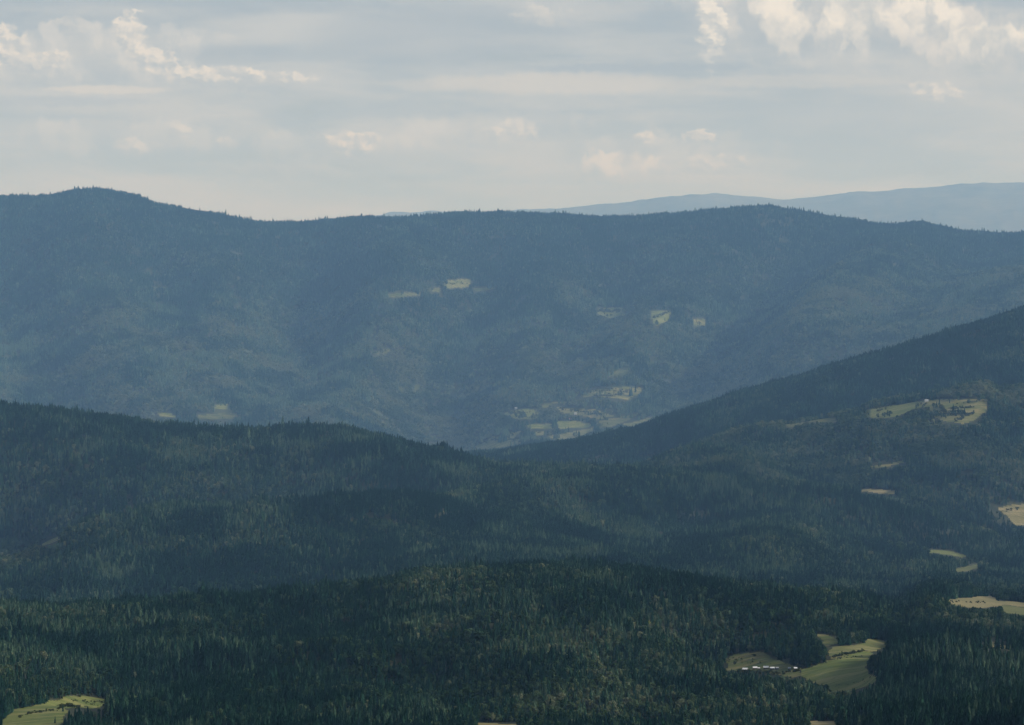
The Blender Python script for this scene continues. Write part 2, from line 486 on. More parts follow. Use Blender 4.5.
# open land: outline as seen from the viewpoint, distance range, look, label
GREEN, OLIVE, TAN, STRAW, BROWN = 'green', 'olive', 'tan', 'straw', 'brown'
FIELDS = [
    ('meadow', [(723, 659), (733, 655), (744, 653.5), (758, 651.5), (766, 654), (773, 660), (788, 664), (800, 668), (800, 677), (790, 678), (773, 675), (757, 672), (742, 671.5), (727, 671)],
     (4100, 5200), OLIVE, 'grassy clearing behind the row of white-roofed sheds'),
    ('meadow', [(800, 670.5), (815, 665), (829, 659.5), (845, 656), (866, 651), (874, 653), (869, 659), (867, 667), (869, 674), (882, 676.5), (875, 683), (856, 690), (835, 693), (826, 688), (812, 682), (800, 677)],
     (3900, 5200), GREEN, 'large sunlit meadow right of the white-roofed sheds'),
    ('hayfield', [(828, 650), (840, 646), (864, 643.7), (866, 639), (880, 640), (889, 643), (886, 648.4), (874, 653), (866, 651), (845, 656), (829, 659.5)],
     (4100, 5300), STRAW, 'straw coloured upper strip above the large sunlit meadow'),
    ('bracken_patch', [(813, 634), (822, 635), (837, 640), (838.7, 643.7), (827, 648), (822, 642)], (4300, 5400), OLIVE, 'rough brownish patch between trees above the large meadow'),
    ('stubble_field', [(947, 599.5), (972, 597.5), (991, 595), (1000, 601), (1030, 604), (1040, 610), (996, 606), (985, 608), (967, 607), (949, 603)],
     (5000, 6100), TAN, 'tan stubble field by the right edge below the woods'),
    ('meadow', [(1000, 605), (1040, 609), (1040, 617), (1006, 614)], (5000, 6000), OLIVE, 'green corner below the tan stubble field at the right edge'),
    ('stubble_field', [(978, 640.5), (1006, 645), (1012, 651), (983, 645)], (4500, 5500), TAN, 'thin tan clearing under the trees at the right edge'),
    ('hayfield', [(997, 508), (1013, 504), (1045, 503), (1045, 529), (1016, 525), (1008, 518)], (6400, 8400), TAN, 'tan hayfield cut by the right edge with a wooded rim'),
    ('meadow', [(926, 549), (947, 550), (963, 554), (971, 558.6), (947, 555.5), (928, 552.5)], (6000, 8000), GREEN, 'narrow green meadow strip above the darker curved one'),
    ('meadow', [(951, 569), (968, 566.5), (979, 564), (978, 569), (966, 572), (953, 572)], (5800, 7600), OLIVE, 'short olive strip under the narrow green meadow'),
    ('stubble_field', [(861, 488.5), (880, 488.5), (899, 491), (899, 495), (880, 494), (861, 492)], (7000, 8800), TAN, 'pale tan stubble strip set among the mid slope woods'),
    ('hayfield', [(870, 466), (887, 463.6), (906, 459), (906, 462), (889, 467), (872, 469)], (7300, 9200), STRAW, 'slanting straw strip above the pale tan stubble strip'),
    ('pasture', [(863, 410.6), (888, 406), (909, 403), (921, 401), (923, 407), (918, 408), (904, 414), (890, 418.5), (865, 418)], (8300, 10000), GREEN, 'green pasture on the left half of the hillside terrace'),
    ('pasture', [(921, 401), (944, 399), (969, 399), (988, 397), (988, 410), (977, 420), (962, 425), (941, 421), (932, 417), (931, 410), (923, 407)], (8300, 10000), STRAW, 'straw and green pasture on the right half of the hillside terrace'),
    ('meadow', [(783, 421), (804, 415), (836, 418), (837, 423), (806, 422), (788, 428)], (8300, 10000), OLIVE, 'dull olive meadow left of the hillside terrace'),
    ('meadow', [(474, 446.4), (494, 437), (513, 431), (525, 430), (511, 438), (520, 439), (521, 444), (503, 448), (481, 450)], (10800, 13000), STRAW, 'bright yellow-green meadow on the valley floor nearest the gap'),
    ('meadow', [(542, 436), (563, 433.5), (593, 427), (595, 430), (574, 438.5), (555, 440)], (10700, 13000), STRAW, 'slanting pale strip along the foot of the dark ridge'),
    ('meadow', [(523, 423.5), (552, 423.5), (553, 429.5), (531, 429.5)], (10800, 13000), GREEN, 'green oblong meadow in the middle of the valley fields'),
    ('meadow', [(535, 431), (545, 430), (545, 435.5), (537, 436.5)], (10800, 13000), STRAW, 'small pale square below the oblong valley meadow'),
    ('meadow', [(502, 413), (526, 407.5), (541, 411.5), (536, 420), (520, 420)], (10800, 13200), GREEN, 'green field at the upper left of the valley fields'),
    ('hayfield', [(553, 405), (567, 407.5), (593, 408.5), (616, 416), (600, 420), (581, 416), (562, 413)], (10800, 13200), STRAW, 'long tan hayfield across the valley fields'),
    ('hayfield', [(573, 398), (592, 389.5), (618, 386.5), (645, 387.5), (637, 396), (624, 401), (600, 397)], (10800, 13400), STRAW, 'broad dull field topmost of the valley fields'),
    ('pasture', [(556, 421), (575, 420), (592, 424), (587, 428), (560, 430)], (10800, 13000), GREEN, 'green pasture between the tan hayfield and the foot of the dark ridge'),
    ('pasture', [(598, 420.5), (618, 417), (640, 412), (636, 417), (612, 427), (600, 427)], (10800, 13000), OLIVE, 'dim olive pasture right of the valley hayfield'),
    ('pasture', [(541, 405), (552, 402), (570, 400), (566, 405), (553, 404), (545, 409)], (10800, 13200), OLIVE, 'narrow olive pasture joining the two upper valley fields'),
    ('pasture', [(620, 424), (640, 420), (655, 415), (650, 420), (630, 427)], (10700, 13000), STRAW, 'last pale strip beside the dark ridge at the valley mouth'),
    ('clearing', [(443, 280), (471, 279), (468, 287.5), (446, 289)], (12400, 14400), STRAW, 'tan clearing high on the far ridge slope'),
    ('clearing', [(472, 288), (497, 285), (497, 289.5), (476, 292)], (12400, 14400), OLIVE, 'olive clearing right of the tan one on the far slope'),
    ('clearing', [(428, 288), (443, 287.5), (442, 292), (430, 292.5)], (12400, 14400), OLIVE, 'small clearing left of the tan one on the far slope'),
    ('clearing', [(387, 293.5), (421, 291.5), (421, 295.5), (390, 298)], (12400, 14400), OLIVE, 'faint low clearing strip left of the tan clearing on the far slope'),
    ('clearing', [(595, 307.5), (627, 307.5), (626, 315), (609, 318), (597, 314)], (12200, 14400), GREEN, 'light green clearing on the far slope with trees through it'),
    ('clearing', [(650, 310.5), (673, 310.5), (668, 320.5), (657, 326), (651, 323)], (12200, 14400), GREEN, 'light green wedge right of the other green far clearing'),
    ('clearing', [(693, 320), (706, 318), (706, 326), (694, 326)], (12200, 14400), STRAW, 'small pale patch rightmost of the far slope clearings'),
    ('clearing', [(150, 408), (172, 413), (177, 418.5), (158, 416)], (10900, 13200), GREEN, 'pale green clearing just above the wooded crest at left'),
    ('clearing', [(214, 405), (230, 403), (228, 410), (215, 410)], (10900, 13200), GREEN, 'bright small clearing above the wooded crest at left'),
    ('clearing', [(196, 414), (229, 412), (244, 414), (225, 420.5), (199, 419)], (10900, 13200), OLIVE, 'long low clearing touching the wooded crest at left'),
    ('clearing', [(369, 353), (391, 346.5), (390, 353), (374, 356)], (11700, 13800), OLIVE, 'single slanting clearing half way down the far slope'),
    ('clearing', [(606, 372), (630, 368), (630, 371), (608, 377)], (11500, 13600), OLIVE, 'thin clearing above the topmost valley field'),
    ('clearing', [(38, 544), (54, 536.5), (61, 535.5), (59, 541), (45, 547)], (6300, 8000), STRAW, 'slanting pale clearing on the wooded spur at left'),
    ('clearing', [(435, 510.6), (453, 509.4), (473, 507.4), (488, 505.2), (488, 507.2), (462, 509.9), (450, 511.4), (436, 512)], (6600, 8200), STRAW, 'thin bright clearing strip in the middle of the wooded hill'),
    ('meadow', [(5, 716), (16, 710), (37, 705.5), (60, 698.5), (67, 695.5), (82, 696), (102, 699), (114, 701), (104, 706), (96, 710), (85, 708), (66, 709.5), (66, 717), (60, 730), (2, 730)],
     (3500, 4700), GREEN, 'sunlit green meadow in the lower left corner'),
    ('clearing', [(633, 620.7), (653, 620.2), (652, 624.3), (635, 624)], (4500, 5600), GREEN, 'tiny lit glade deep in the near wooded hill'),
    ('clearing', [(272, 592), (285, 592), (285, 597), (274, 597)], (4900, 5900), STRAW, 'tiny yellow glade on the near crest'),
    ('stubble_field', [(476, 723.5), (518, 723), (520, 734), (476, 734)], (3400, 4600), TAN, 'tan edge of a field cut by the bottom of the picture'),
    ('stubble_field', [(808, 721.5), (838, 721), (840, 734), (806, 734)], (3400, 4600), TAN, 'tan field corner at the bottom below the large meadow'),
]
field_of = np.full(Zg.shape, -1)
jx = fbm(Xgrid, Ygrid, 40, 3, 33) * 6.0 * np.clip(4500 / Ygrid, 0.3, 1)
jy = fbm(Xgrid, Ygrid, 40, 3, 34) * 2.4 * np.clip(4500 / Ygrid, 0.3, 1)
for i, (nm, poly, (y0, y1), look, lab) in enumerate(FIELDS):
    msk = in_poly(PXg + jx, PYg + jy, poly) & (Ygrid > y0) & (Ygrid < y1) & visg
    field_of[msk] = i


def mat(name, rough=0.9):
    m = bpy.data.materials.new(name)
    m.use_nodes = True
    t = NT(m.node_tree)
    b = t.new('ShaderNodeBsdfPrincipled')
    b.inputs['Roughness'].default_value = rough
    b.inputs['Specular IOR Level'].default_value = 0.15
    o = t.new('ShaderNodeOutputMaterial')
    t.t.links.new(b.outputs[0], o.inputs[0])
    return m, t, b


def grid_mesh(name, keep=None, lift=0.0):
    """land sheet, or the part of it whose corners are all kept"""
    idx = np.arange(NR * NC).reshape(NR, NC)
    q = np.stack([idx[:-1, :-1], idx[:-1, 1:], idx[1:, 1:], idx[1:, :-1]], -1).reshape(-1, 4)
    V = np.stack([XT, YT, ZT + lift], -1).reshape(-1, 3)
    if keep is not None:
        kf = keep.reshape(-1)
        q = q[kf[q].sum(1) >= 3]
        if len(q) == 0:
            return None
        used, inv = np.unique(q, return_inverse=True)
        V, q = V[used], inv.reshape(-1, 4)
    me = bpy.data.meshes.new(name)
    me.vertices.add(len(V))
    me.vertices.foreach_set('co', V.astype(np.float32).ravel())
    me.loops.add(q.size)
    me.loops.foreach_set('vertex_index', q.astype(np.int32).ravel())
    me.polygons.add(len(q))
    me.polygons.foreach_set('loop_start', (np.arange(len(q)) * 4).astype(np.int32))
    me.polygons.foreach_set('use_smooth', np.ones(len(q), bool))
    me.update(calc_edges=True)
    o = bpy.data.objects.new(name, me)
    COL.objects.link(o)
    return o


def props(o, label=None, cat=None, group=None, kind=None):
    for k, v in (('label', label), ('category', cat), ('group', group), ('kind', kind)):
        if v:
            o[k] = v
    return o


# where the woods thin into scrub and rough grass
openness = np.clip((fbm(Xgrid, Ygrid, 210, 5, 41, 0.72) - 0.10) * 2.6, 0, 1)
openness *= np.interp(Ygrid, [0, 3600, 5200, 6000, 8300, 9400, 10800, 11600, 12700, 13600, 14200], [0.10, 0.12, 0.12, 0.1, 0.25, 0.4, 0.05, 1, 1, 0.45, 0])
openness *= np.where((PXg > 740) & (Ygrid > 11000), 0.25, np.where(Ygrid > 11000, 0.8, 0.85))
openness = np.where(Ygrid > 15000, 1.25 + 0.15 * fbm(Xgrid, Ygrid, 500, 4, 42), openness)  # farthest range: set high to bring in the haze-pale ground colour

terrain = grid_mesh('terrain')
at = terrain.data.attributes.new('open', 'FLOAT', 'POINT')
at.data.foreach_set('value', openness.astype(np.float32).ravel())
props(terrain, 'wooded hills and valleys rolling away to pale blue ridges', 'terrain', None, 'structure')
m, t, b = mat('forest_floor')
gpos = t.new('ShaderNodeNewGeometry').outputs['Position']
att = t.new('ShaderNodeAttribute', attribute_name='open')
na = t.noise(gpos, 0.02, 5, 0.6)
nb = t.noise(gpos, 0.003, 5, 0.6)
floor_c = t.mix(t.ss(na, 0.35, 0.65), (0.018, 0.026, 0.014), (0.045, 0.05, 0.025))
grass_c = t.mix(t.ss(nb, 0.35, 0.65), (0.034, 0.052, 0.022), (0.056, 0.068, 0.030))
haze_pale_c = t.mix(t.ss(nb, 0.3, 0.7), (0.13, 0.135, 0.10), (0.22, 0.20, 0.15))      # haze's paleness put into the ground colour of the farthest range
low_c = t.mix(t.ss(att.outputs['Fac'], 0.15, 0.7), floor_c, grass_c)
t.put(b.inputs['Base Color'], t.mix(t.ss(att.outputs['Fac'], 0.85, 1.5), low_c, haze_pale_c))
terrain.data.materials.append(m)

LOOKS = {GREEN: ((0.080, 0.110, 0.024), (0.135, 0.155, 0.040), (0.200, 0.190, 0.068)),
         OLIVE: ((0.059, 0.083, 0.021), (0.106, 0.118, 0.035), (0.159, 0.142, 0.059)),
         TAN: ((0.118, 0.112, 0.042), (0.189, 0.165, 0.073), (0.248, 0.206, 0.106)),
         STRAW: ((0.083, 0.106, 0.028), (0.147, 0.147, 0.050), (0.212, 0.183, 0.078)),
         BROWN: ((0.083, 0.071, 0.035), (0.153, 0.100, 0.053), (0.201, 0.142, 0.077))}
look_m = {}
for look, (ca, cb, cc) in LOOKS.items():
    m, t, b = mat('grass_' + look)
    gpos = t.new('ShaderNodeNewGeometry').outputs['Position']
    sp = t.new('ShaderNodeSeparateXYZ')
    t.put(sp.inputs[0], gpos)
    na = t.noise(gpos, 0.022, 6, 0.65)
    # mown bands follow the lie of the land, older growth in blotches
    band = t.noise(t.vec(t.mul(sp.outputs[0], 0.008), t.mul(sp.outputs[1], 0.045)), 1.0, 4, 0.6, 0.8)
    spot = t.noise(gpos, 0.11, 4, 0.7)
    c = t.mix(t.ss(na, 0.38, 0.62), ca, cb)
    c = t.mix(t.ss(band, 0.47, 0.6, 0, 0.95), c, cc)
    c = t.mix(t.ss(spot, 0.5, 0.68, 0, 0.8), c, ca)
    t.put(b.inputs['Base Color'], c)
    look_m[look] = m
for i, (nm, poly, yr, look, lab) in enumerate(FIELDS):
    o = grid_mesh(nm, field_of == i, 0.35)
    if o is None:
        print('EMPTY FIELD', lab)
        continue
    o.data.materials.append(look_m[look])
    props(o, lab, nm.replace('_', ' '), None, 'structure')

# ------------------------------------------------------------------ haze
m = bpy.data.materials.new('hazy_air')
m.use_nodes = True
t = NT(m.node_tree)
pv = t.new('ShaderNodeVolumePrincipled')
pv.inputs['Color'].default_value = (*HAZE_COLOR, 1)
pv.inputs['Absorption Color'].default_value = (1, 1, 1, 1)
pv.inputs['Density'].default_value = HAZE_DENSITY
pv.inputs['Anisotropy'].default_value = 0.0
o_ = t.new('ShaderNodeOutputMaterial')
t.t.links.new(pv.outputs[0], o_.inputs['Volume'])
x0, x1, y0, y1 = -22500.0, 22500.0, -1500.0, 87500.0
z0, z1 = float(ZT.min()) - 1.0, max(ZC, float(ZT.max())) + 25.0
me = bpy.data.meshes.new('haze')
me.from_pydata([(x, y, z) for x in (x0, x1) for y in (y0, y1) for z in (z0, z1)], [],
               [(0, 1, 3, 2), (4, 6, 7, 5), (0, 4, 5, 1), (2, 3, 7, 6), (0, 2, 6, 4), (1, 5, 7, 3)])
me.materials.append(m)
haze = bpy.data.objects.new('haze', me)
COL.objects.link(haze)
props(haze, 'thin blue haze lying over the valleys and far ridges', 'haze', None, 'stuff')

# ------------------------------------------------------------------ trees: kinds
def mesh_np(name, V, faces, material):
    me = bpy.data.meshes.new(name)
    me.from_pydata([tuple(v) for v in V], [], faces)
    me.materials.append(material)
    me.update()
    return me


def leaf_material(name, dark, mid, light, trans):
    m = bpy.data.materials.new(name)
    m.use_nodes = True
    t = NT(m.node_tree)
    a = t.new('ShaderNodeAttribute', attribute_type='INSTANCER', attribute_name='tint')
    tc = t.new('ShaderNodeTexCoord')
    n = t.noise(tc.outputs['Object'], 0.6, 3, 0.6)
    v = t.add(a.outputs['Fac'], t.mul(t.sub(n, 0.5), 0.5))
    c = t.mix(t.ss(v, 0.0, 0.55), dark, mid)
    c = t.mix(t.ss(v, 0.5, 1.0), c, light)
    d = t.new('ShaderNodeBsdfDiffuse')
    tr = t.new('ShaderNodeBsdfTranslucent')
    t.put(d.inputs[0], c)
    t.put(tr.inputs[0], c)
    mx = t.new('ShaderNodeMixShader')
    mx.inputs[0].default_value = trans
    t.t.links.new(d.outputs[0], mx.inputs[1])
    t.t.links.new(tr.outputs[0], mx.inputs[2])
    o = t.new('ShaderNodeOutputMaterial')
    t.t.links.new(mx.outputs[0], o.inputs[0])
    return m


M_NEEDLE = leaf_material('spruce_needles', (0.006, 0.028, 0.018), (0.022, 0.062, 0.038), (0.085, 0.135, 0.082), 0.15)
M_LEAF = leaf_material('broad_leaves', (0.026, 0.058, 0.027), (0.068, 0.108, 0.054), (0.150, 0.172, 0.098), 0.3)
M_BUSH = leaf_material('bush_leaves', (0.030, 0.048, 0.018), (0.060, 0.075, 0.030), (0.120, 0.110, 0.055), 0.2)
m, t, b = mat('bark')
tc = t.new('ShaderNodeTexCoord')
t.put(b.inputs['Base Color'], t.mix(t.noise(tc.outputs['Object'], 2.0, 4, 0.6), (0.06, 0.045, 0.032), (0.15, 0.12, 0.09)))
M_BARK = m


def trunk_geo(h, r, sides, rnd, limbs=0, limb_from=0.35):
    V, Fc = [], []

    def tube(p0, p1, r0, r1):
        d = np.subtract(p1, p0)
        d = d / np.linalg.norm(d)
        a = np.cross(d, (0.3, 0.8, 0.1))
        a /= np.linalg.norm(a)
        bb = np.cross(d, a)
        s = len(V)
        for p, rr in ((p0, r0), (p1, r1)):
            for k in range(sides):
                an = 2 * math.pi * k / sides
                V.append(tuple(np.add(p, rr * (math.cos(an) * a + math.sin(an) * bb))))
        for k in range(sides):
            Fc.append((s + k, s + (k + 1) % sides, s + sides + (k + 1) % sides, s + sides + k))
    pts = [(0, 0, -1.0)]
    n = 4
    for k in range(1, n + 1):
        pts.append((rnd.uniform(-.12, .12) * k * (1 if limbs else .3), rnd.uniform(-.12, .12) * k * (1 if limbs else .3), h * k / n))
    for k in range(n):
        tube(pts[k], pts[k + 1], r * (1 - 0.85 * k / n), r * (1 - 0.85 * (k + 1) / n))
    for k in range(limbs):
        zz = h * rnd.uniform(limb_from, 0.8)
        an = rnd.uniform(0, 6.28)
        L = h * rnd.uniform(0.22, 0.36)
        tube((0, 0, zz), (L * math.cos(an), L * math.sin(an), zz + L * rnd.uniform(.4, .9)), r * .4, r * .1)
    return V, Fc


def spruce_geo(h, r, tiers, spokes, rnd):
    """whorls of drooping ragged boughs, short at the tip and long near the ground"""
    V, Fc = [], []
    base = h * rnd.uniform(0.04, 0.09)
    lean = rnd.uniform(-.2, .2), rnd.uniform(-.2, .2)
    for k in range(tiers):
        f = k / tiers
        f2 = min(1.0, (k + 1.5) / tiers)
        zt = base + (h - base) * (1 - (1 - f2) ** 1.0) if False else base + (h - base) * min(1, f + 2.3 / tiers)
        zb = base + (h - base) * f
        prof = (1 - f) ** 0.85
        if f < 0.12:
            prof *= 0.8 + f * 1.6
        rad = r * prof + 0.10
        ox, oy = lean[0] * f * 2, lean[1] * f * 2
        s = len(V)
        V.append((ox, oy, zt))
        ph = rnd.uniform(0, 6.28)
        gap = rnd.uniform(0.0, 6.28)
        for j in range(spokes * 2):
            an = ph + math.pi * j / spokes + rnd.uniform(-.12, .12)
            long_ = (j % 2 == 0)
            rr = rad * (rnd.uniform(0.75, 1.18) if long_ else rnd.uniform(0.40, 0.62))
            if math.cos(an - gap) > 0.85:
                rr *= rnd.uniform(.6, .95)
            zz = zb - (0.32 * rad if long_ else 0.02 * rad) + rnd.uniform(-.2, .2)
            V.append((ox + rr * math.cos(an), oy + rr * math.sin(an), zz))
        for j in range(spokes * 2):
            Fc.append((s, s + 1 + j, s + 1 + (j + 1) % (spokes * 2)))
    return V, Fc


def broadleaf_geo(h, r, n, size, rnd, slim=1.0, low=0.18):
    """leaf clumps spread through a crown made of several uneven lobes"""
    lobes = []
    for k in range(rnd.randint(6, 9)):
        an = rnd.uniform(0, 6.28)
        d = r * rnd.uniform(0.15, 0.62)
        zc = h * rnd.uniform(low + 0.18, 0.80)
        taper = 1 - 0.5 * max(0, zc / h - .5)
        lobes.append((d * math.cos(an) * taper, d * math.sin(an) * taper, zc, r * rnd.uniform(0.38, 0.62), rnd.uniform(.8, 1.3) * slim))
    lobes.append((0, 0, h * 0.80, r * 0.45, 1.0 * slim))
    V, Fc = [], []
    for i in range(n):
        lx, ly_, lzz, lr, st = rnd.choice(lobes)
        while True:
            v = np.array([rnd.gauss(0, 1), rnd.gauss(0, 1), rnd.gauss(0, 1)])
            l = np.linalg.norm(v)
            if l > 1e-3:
                break
        v /= l
        q = rnd.uniform(0.55, 1.05)
        c = np.array([lx, ly_, lzz]) + v * lr * q * np.array([1, 1, st])
        if c[2] < h * low * rnd.uniform(.5, 1.2):
            continue
        nrm = v * 0.8 + np.array([rnd.gauss(0, .6), rnd.gauss(0, .6), rnd.gauss(.3, .5)])
        nrm /= np.linalg.norm(nrm)
        a = np.cross(nrm, (0.2, 0.1, 1.0))
        a /= np.linalg.norm(a) + 1e-6
        bb = np.cross(nrm, a)
        s = size * rnd.uniform(.6, 1.35)
        k = len(V)
        for (ca, cb) in ((-1, -.6), (.2, -1), (1, .1), (.3, .9), (-.8, .7)):
            V.append(tuple(c + a * s * ca * rnd.uniform(.6, 1.1) + bb * s * cb * rnd.uniform(.6, 1.1)))
        Fc.append((k, k + 1, k + 2, k + 3, k + 4))
    return V, Fc


def far_merge(crown, trunk):
    V, Fc = list(crown[0]), list(crown[1])
    s = len(V)
    V += trunk[0]
    Fc += [tuple(i + s for i in f) for f in trunk[1]]
    return V, Fc, len(crown[1])


def proto_collection(name, specs):
    c = bpy.data.collections.new(name)
    for i, (crown, trunk, mc) in enumerate(specs):
        V, Fc, nc = far_merge(crown, trunk)
        me = mesh_np(name, V, Fc, mc)
        me.materials.append(M_BARK)
        mi = np.zeros(len(Fc), np.int32)
        mi[nc:] = 1
        me.polygons.foreach_set('material_index', mi)
        ob = bpy.data.objects.new('%s_%02d' % (name, i), me)
        c.objects.link(ob)
    return c


RND = random.Random(5)
HS, HB, HU = 24.0, 16.0, 3.2                           # heights at which the kinds are modelled
spruce_mid = proto_collection('spruce_mid', [(spruce_geo(HS, RND.uniform(3.9, 5.2), 9, 7, RND), trunk_geo(HS * .9, .28, 4, RND), M_NEEDLE) for _ in range(6)])
spruce_far = proto_collection('spruce_far', [(spruce_geo(HS, RND.uniform(4.4, 5.6), 6, 5, RND), trunk_geo(HS * .5, .28, 3, RND), M_NEEDLE) for _ in range(5)])
leaf_mid = proto_collection('leaf_mid', [(broadleaf_geo(HB, RND.uniform(4.2, 5.6), 420, .85, RND, RND.uniform(.9, 1.3)), trunk_geo(HB * .75, .3, 4, RND, 4), M_LEAF) for _ in range(6)])
leaf_far = proto_collection('leaf_far', [(broadleaf_geo(HB, RND.uniform(4.6, 6.0), 110, 1.6, RND), trunk_geo(HB * .6, .3, 3, RND), M_LEAF) for _ in range(5)])
bush_mid = proto_collection('bush_mid', [(broadleaf_geo(HU, RND.uniform(1.8, 2.6), 90, .5, RND, .8, .02), trunk_geo(HU * .6, .08, 3, RND), M_BUSH) for _ in range(4)])
NV = {'spruce_mid': 6, 'spruce_far': 5, 'leaf_mid': 6, 'leaf_far': 5, 'bush_mid': 4}

# ------------------------------------------------------------------ trees: where they stand
def scatter(yn0, yn1, umax):
    """jittered rows of places for trees, wider apart where the trees are bigger"""
    out, yt, end = [], float(true_y(yn0)), float(true_y(yn1))
    while yt < end:
        yn = float(nominal_y(yt))
        cell = np.interp(yn, [3300, 5300, 8500, 11000, 15000], [7.6, 7.9, 8.2, 8.8, 9.2]) * yt / yn
        w = umax * yt
        nx = int(2 * w / cell)
        xs = -w + (np.arange(nx) + rng.random()) * cell
        out.append(np.stack([xs + rng.uniform(-.45, .45, nx) * cell, yt + rng.uniform(-.5, .5, nx) * cell], 1))
        yt += cell
    return np.concatenate(out)


UT = 0.207
P = scatter(3300, 15100, UT)
Y = nominal_y(P[:, 1])
X = P[:, 0] * Y / P[:, 1]
n = len(X)
px = 512 + F * X / Y
z = grid_at(Zg, X, Y)
rm = grid_at(runmax, X, Y)
opn = grid_at(openness, X, Y)
fi = field_of[np.clip(np.searchsorted(Yg, Y) - 1, 0, NR - 1), np.clip(np.round((X / Y + UMAX) / (2 * UMAX) * (NC - 1)).astype(int), 0, NC - 1)]

# share of broad-leaved trees
pb = np.interp(Y, [3300, 5800, 6200, 8300, 8600, 9600, 10000, 11200, 11600, 12700, 13500, 14300, 14800],
               [0.18, 0.16, 0.16, 0.18, 0.30, 0.30, 0.03, 0.10, 0.62, 0.60, 0.35, 0.08, 0.05])
right_slope = (px > 620) & (Y > 7600) & (Y < 9700)
pb = np.where(right_slope, 0.62, pb)
pb = pb + fbm(X, Y, 260, 4, 61, 0.55) * 1.1 * np.clip(pb * 3, .2, 1)
pyb = EYE - F * (z - ZC) / Y
pb = np.where((pyb > 690) & (px > 470) & (px < 850), pb + 0.30, pb)                    # leafy foot of the near hill
pb = np.where((px > 640) & (px < 860) & (pyb > 590) & (pyb < 662) & (Y > 4500), pb + 0.28, pb)
pb = np.where((px > 880) & (Y < 4700), pb - 0.6, pb)                                   # spruce knoll on the right
pb = np.where((px > 985) & (px < 1030) & (Y > 5200) & (Y < 6200), pb + 0.3, pb)
patch = in_poly(px, pyb - 6, [(0, 535), (30, 535), (70, 522), (66, 534), (40, 552), (0, 575)])
pb = np.where(patch & (Y > 6000) & (Y < 8000), 0.9, pb)
is_leaf = rng.random(n) < pb

hs = rng.normal(20, 4.5, n).clip(8, 31) * (1 + 0.35 * fbm(X, Y, 140, 3, 71))
hl = rng.normal(15, 3.2, n).clip(6, 23) * (1 + 0.3 * fbm(X, Y, 140, 3, 72))
h = np.where(is_leaf, hl, hs)
h *= 1 + 0.55 * fbm(X, Y, 62, 3, 75)
h *= np.interp(Y, [11000, 13500, 14400, 14700, 15000], [1.0, 0.95, 0.85, 0.82, 0.8])
h = np.where((Y > 14450) & (rng.random(n) < 0.10), h * 1.4, h)
tall = (~is_leaf) & (rng.random(n) < 0.03)
h = np.where(tall, h * 1.25, h)

pyt = EYE - F * (z + h - ZC) / Y
keep = ((fi < 0) | ((Y > 8300) & (fbm(X, Y, 55, 3, 78) > 0.16) & (rng.random(n) < np.where(Y > 10800, 0.55, 0.3)))) & (rng.random(n) > opn * np.where(Y > 11000, 0.62, 0.85))
keep &= ~((fbm(X, Y, 48, 3, 77) > 0.30) & (rng.random(n) < 0.85))                       # gaps in the canopy
keep &= ((z + h - ZC) / Y > rm - 30.0 / Y)                                             # not far down behind a crest
# nothing may stand up in front of the open land
for i, (nm, poly, (a, b_), look, lab) in enumerate(FIELDS):
    yy = Ygrid[field_of == i]
    if len(yy) == 0:
        continue
    ymax = np.percentile(yy, 98)
    near = np.where((Y < ymax) & (np.abs(px - np.mean([p[0] for p in poly])) < 120))[0]
    for fr in (1.0, 0.8, 0.55, 0.3):
        w = 3.2 * fr ** 0 * F / Y[near] * (0.25 if fr == 1.0 else 0.6)
        yt = pyb[near] - (pyb[near] - pyt[near]) * fr
        hit = in_poly(px[near], yt, poly) | in_poly(px[near] - w, yt, poly) | in_poly(px[near] + w, yt, poly)
        # tips of the trees in front cut into the near edge here and there
        if fr == 1.0:
            dip = min(5.0 if ymax < 5700 else 1.6, 0.3 * (max(p[1] for p in poly) - min(p[1] for p in poly)) - 1.0)
            tip_only = ~in_poly(px[near], yt + dip, poly) & (Y[near] < np.percentile(yy, 60))
            hit &= ~(tip_only & (rng.random(len(near)) < 0.33))
        elif fr == 0.8:
            hit &= ~((~in_poly(px[near], yt + 1.0, poly)) & (rng.random(len(near)) < 0.33))
        stay = np.where((Y[near] > 8300) & (fi[near] >= 0), 1.0, 0.05)                     # clumps on the far fields stay
        keep[near[hit & (rng.random(len(near)) > stay)]] = False
X, Y, z, h, px, pyb, pyt, is_leaf = [a[keep] for a in (X, Y, z, h, px, pyb, pyt, is_leaf)]
n = len(X)
tone = np.interp(Y, [3300, 5600, 6500, 8200, 8700, 9600, 10000, 11200, 11400, 12800, 13600, 14500], [-.13, -.13, -.04, 0, .10, .10, -.28, -.28, .34, .28, -.08, -.20])  # includes the right ridge's shade and the terrace slope's sunlight, put into crown colour
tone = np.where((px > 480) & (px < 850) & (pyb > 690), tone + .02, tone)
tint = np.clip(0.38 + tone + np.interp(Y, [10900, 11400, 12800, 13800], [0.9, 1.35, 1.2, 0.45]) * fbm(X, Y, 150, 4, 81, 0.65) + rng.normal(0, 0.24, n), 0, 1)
wid = rng.uniform(0.72, 1.38, n) * np.where(is_leaf, 1.08, 1.0)
rotz = rng.uniform(0, 6.283, n)
print('trees', n, 'leafy', int(is_leaf.sum()))

# bushes: along field edges and on the rough ground
BUSHES = [((px_, py_), n_, s_) for (px_, py_, n_, s_) in []]
bl = []


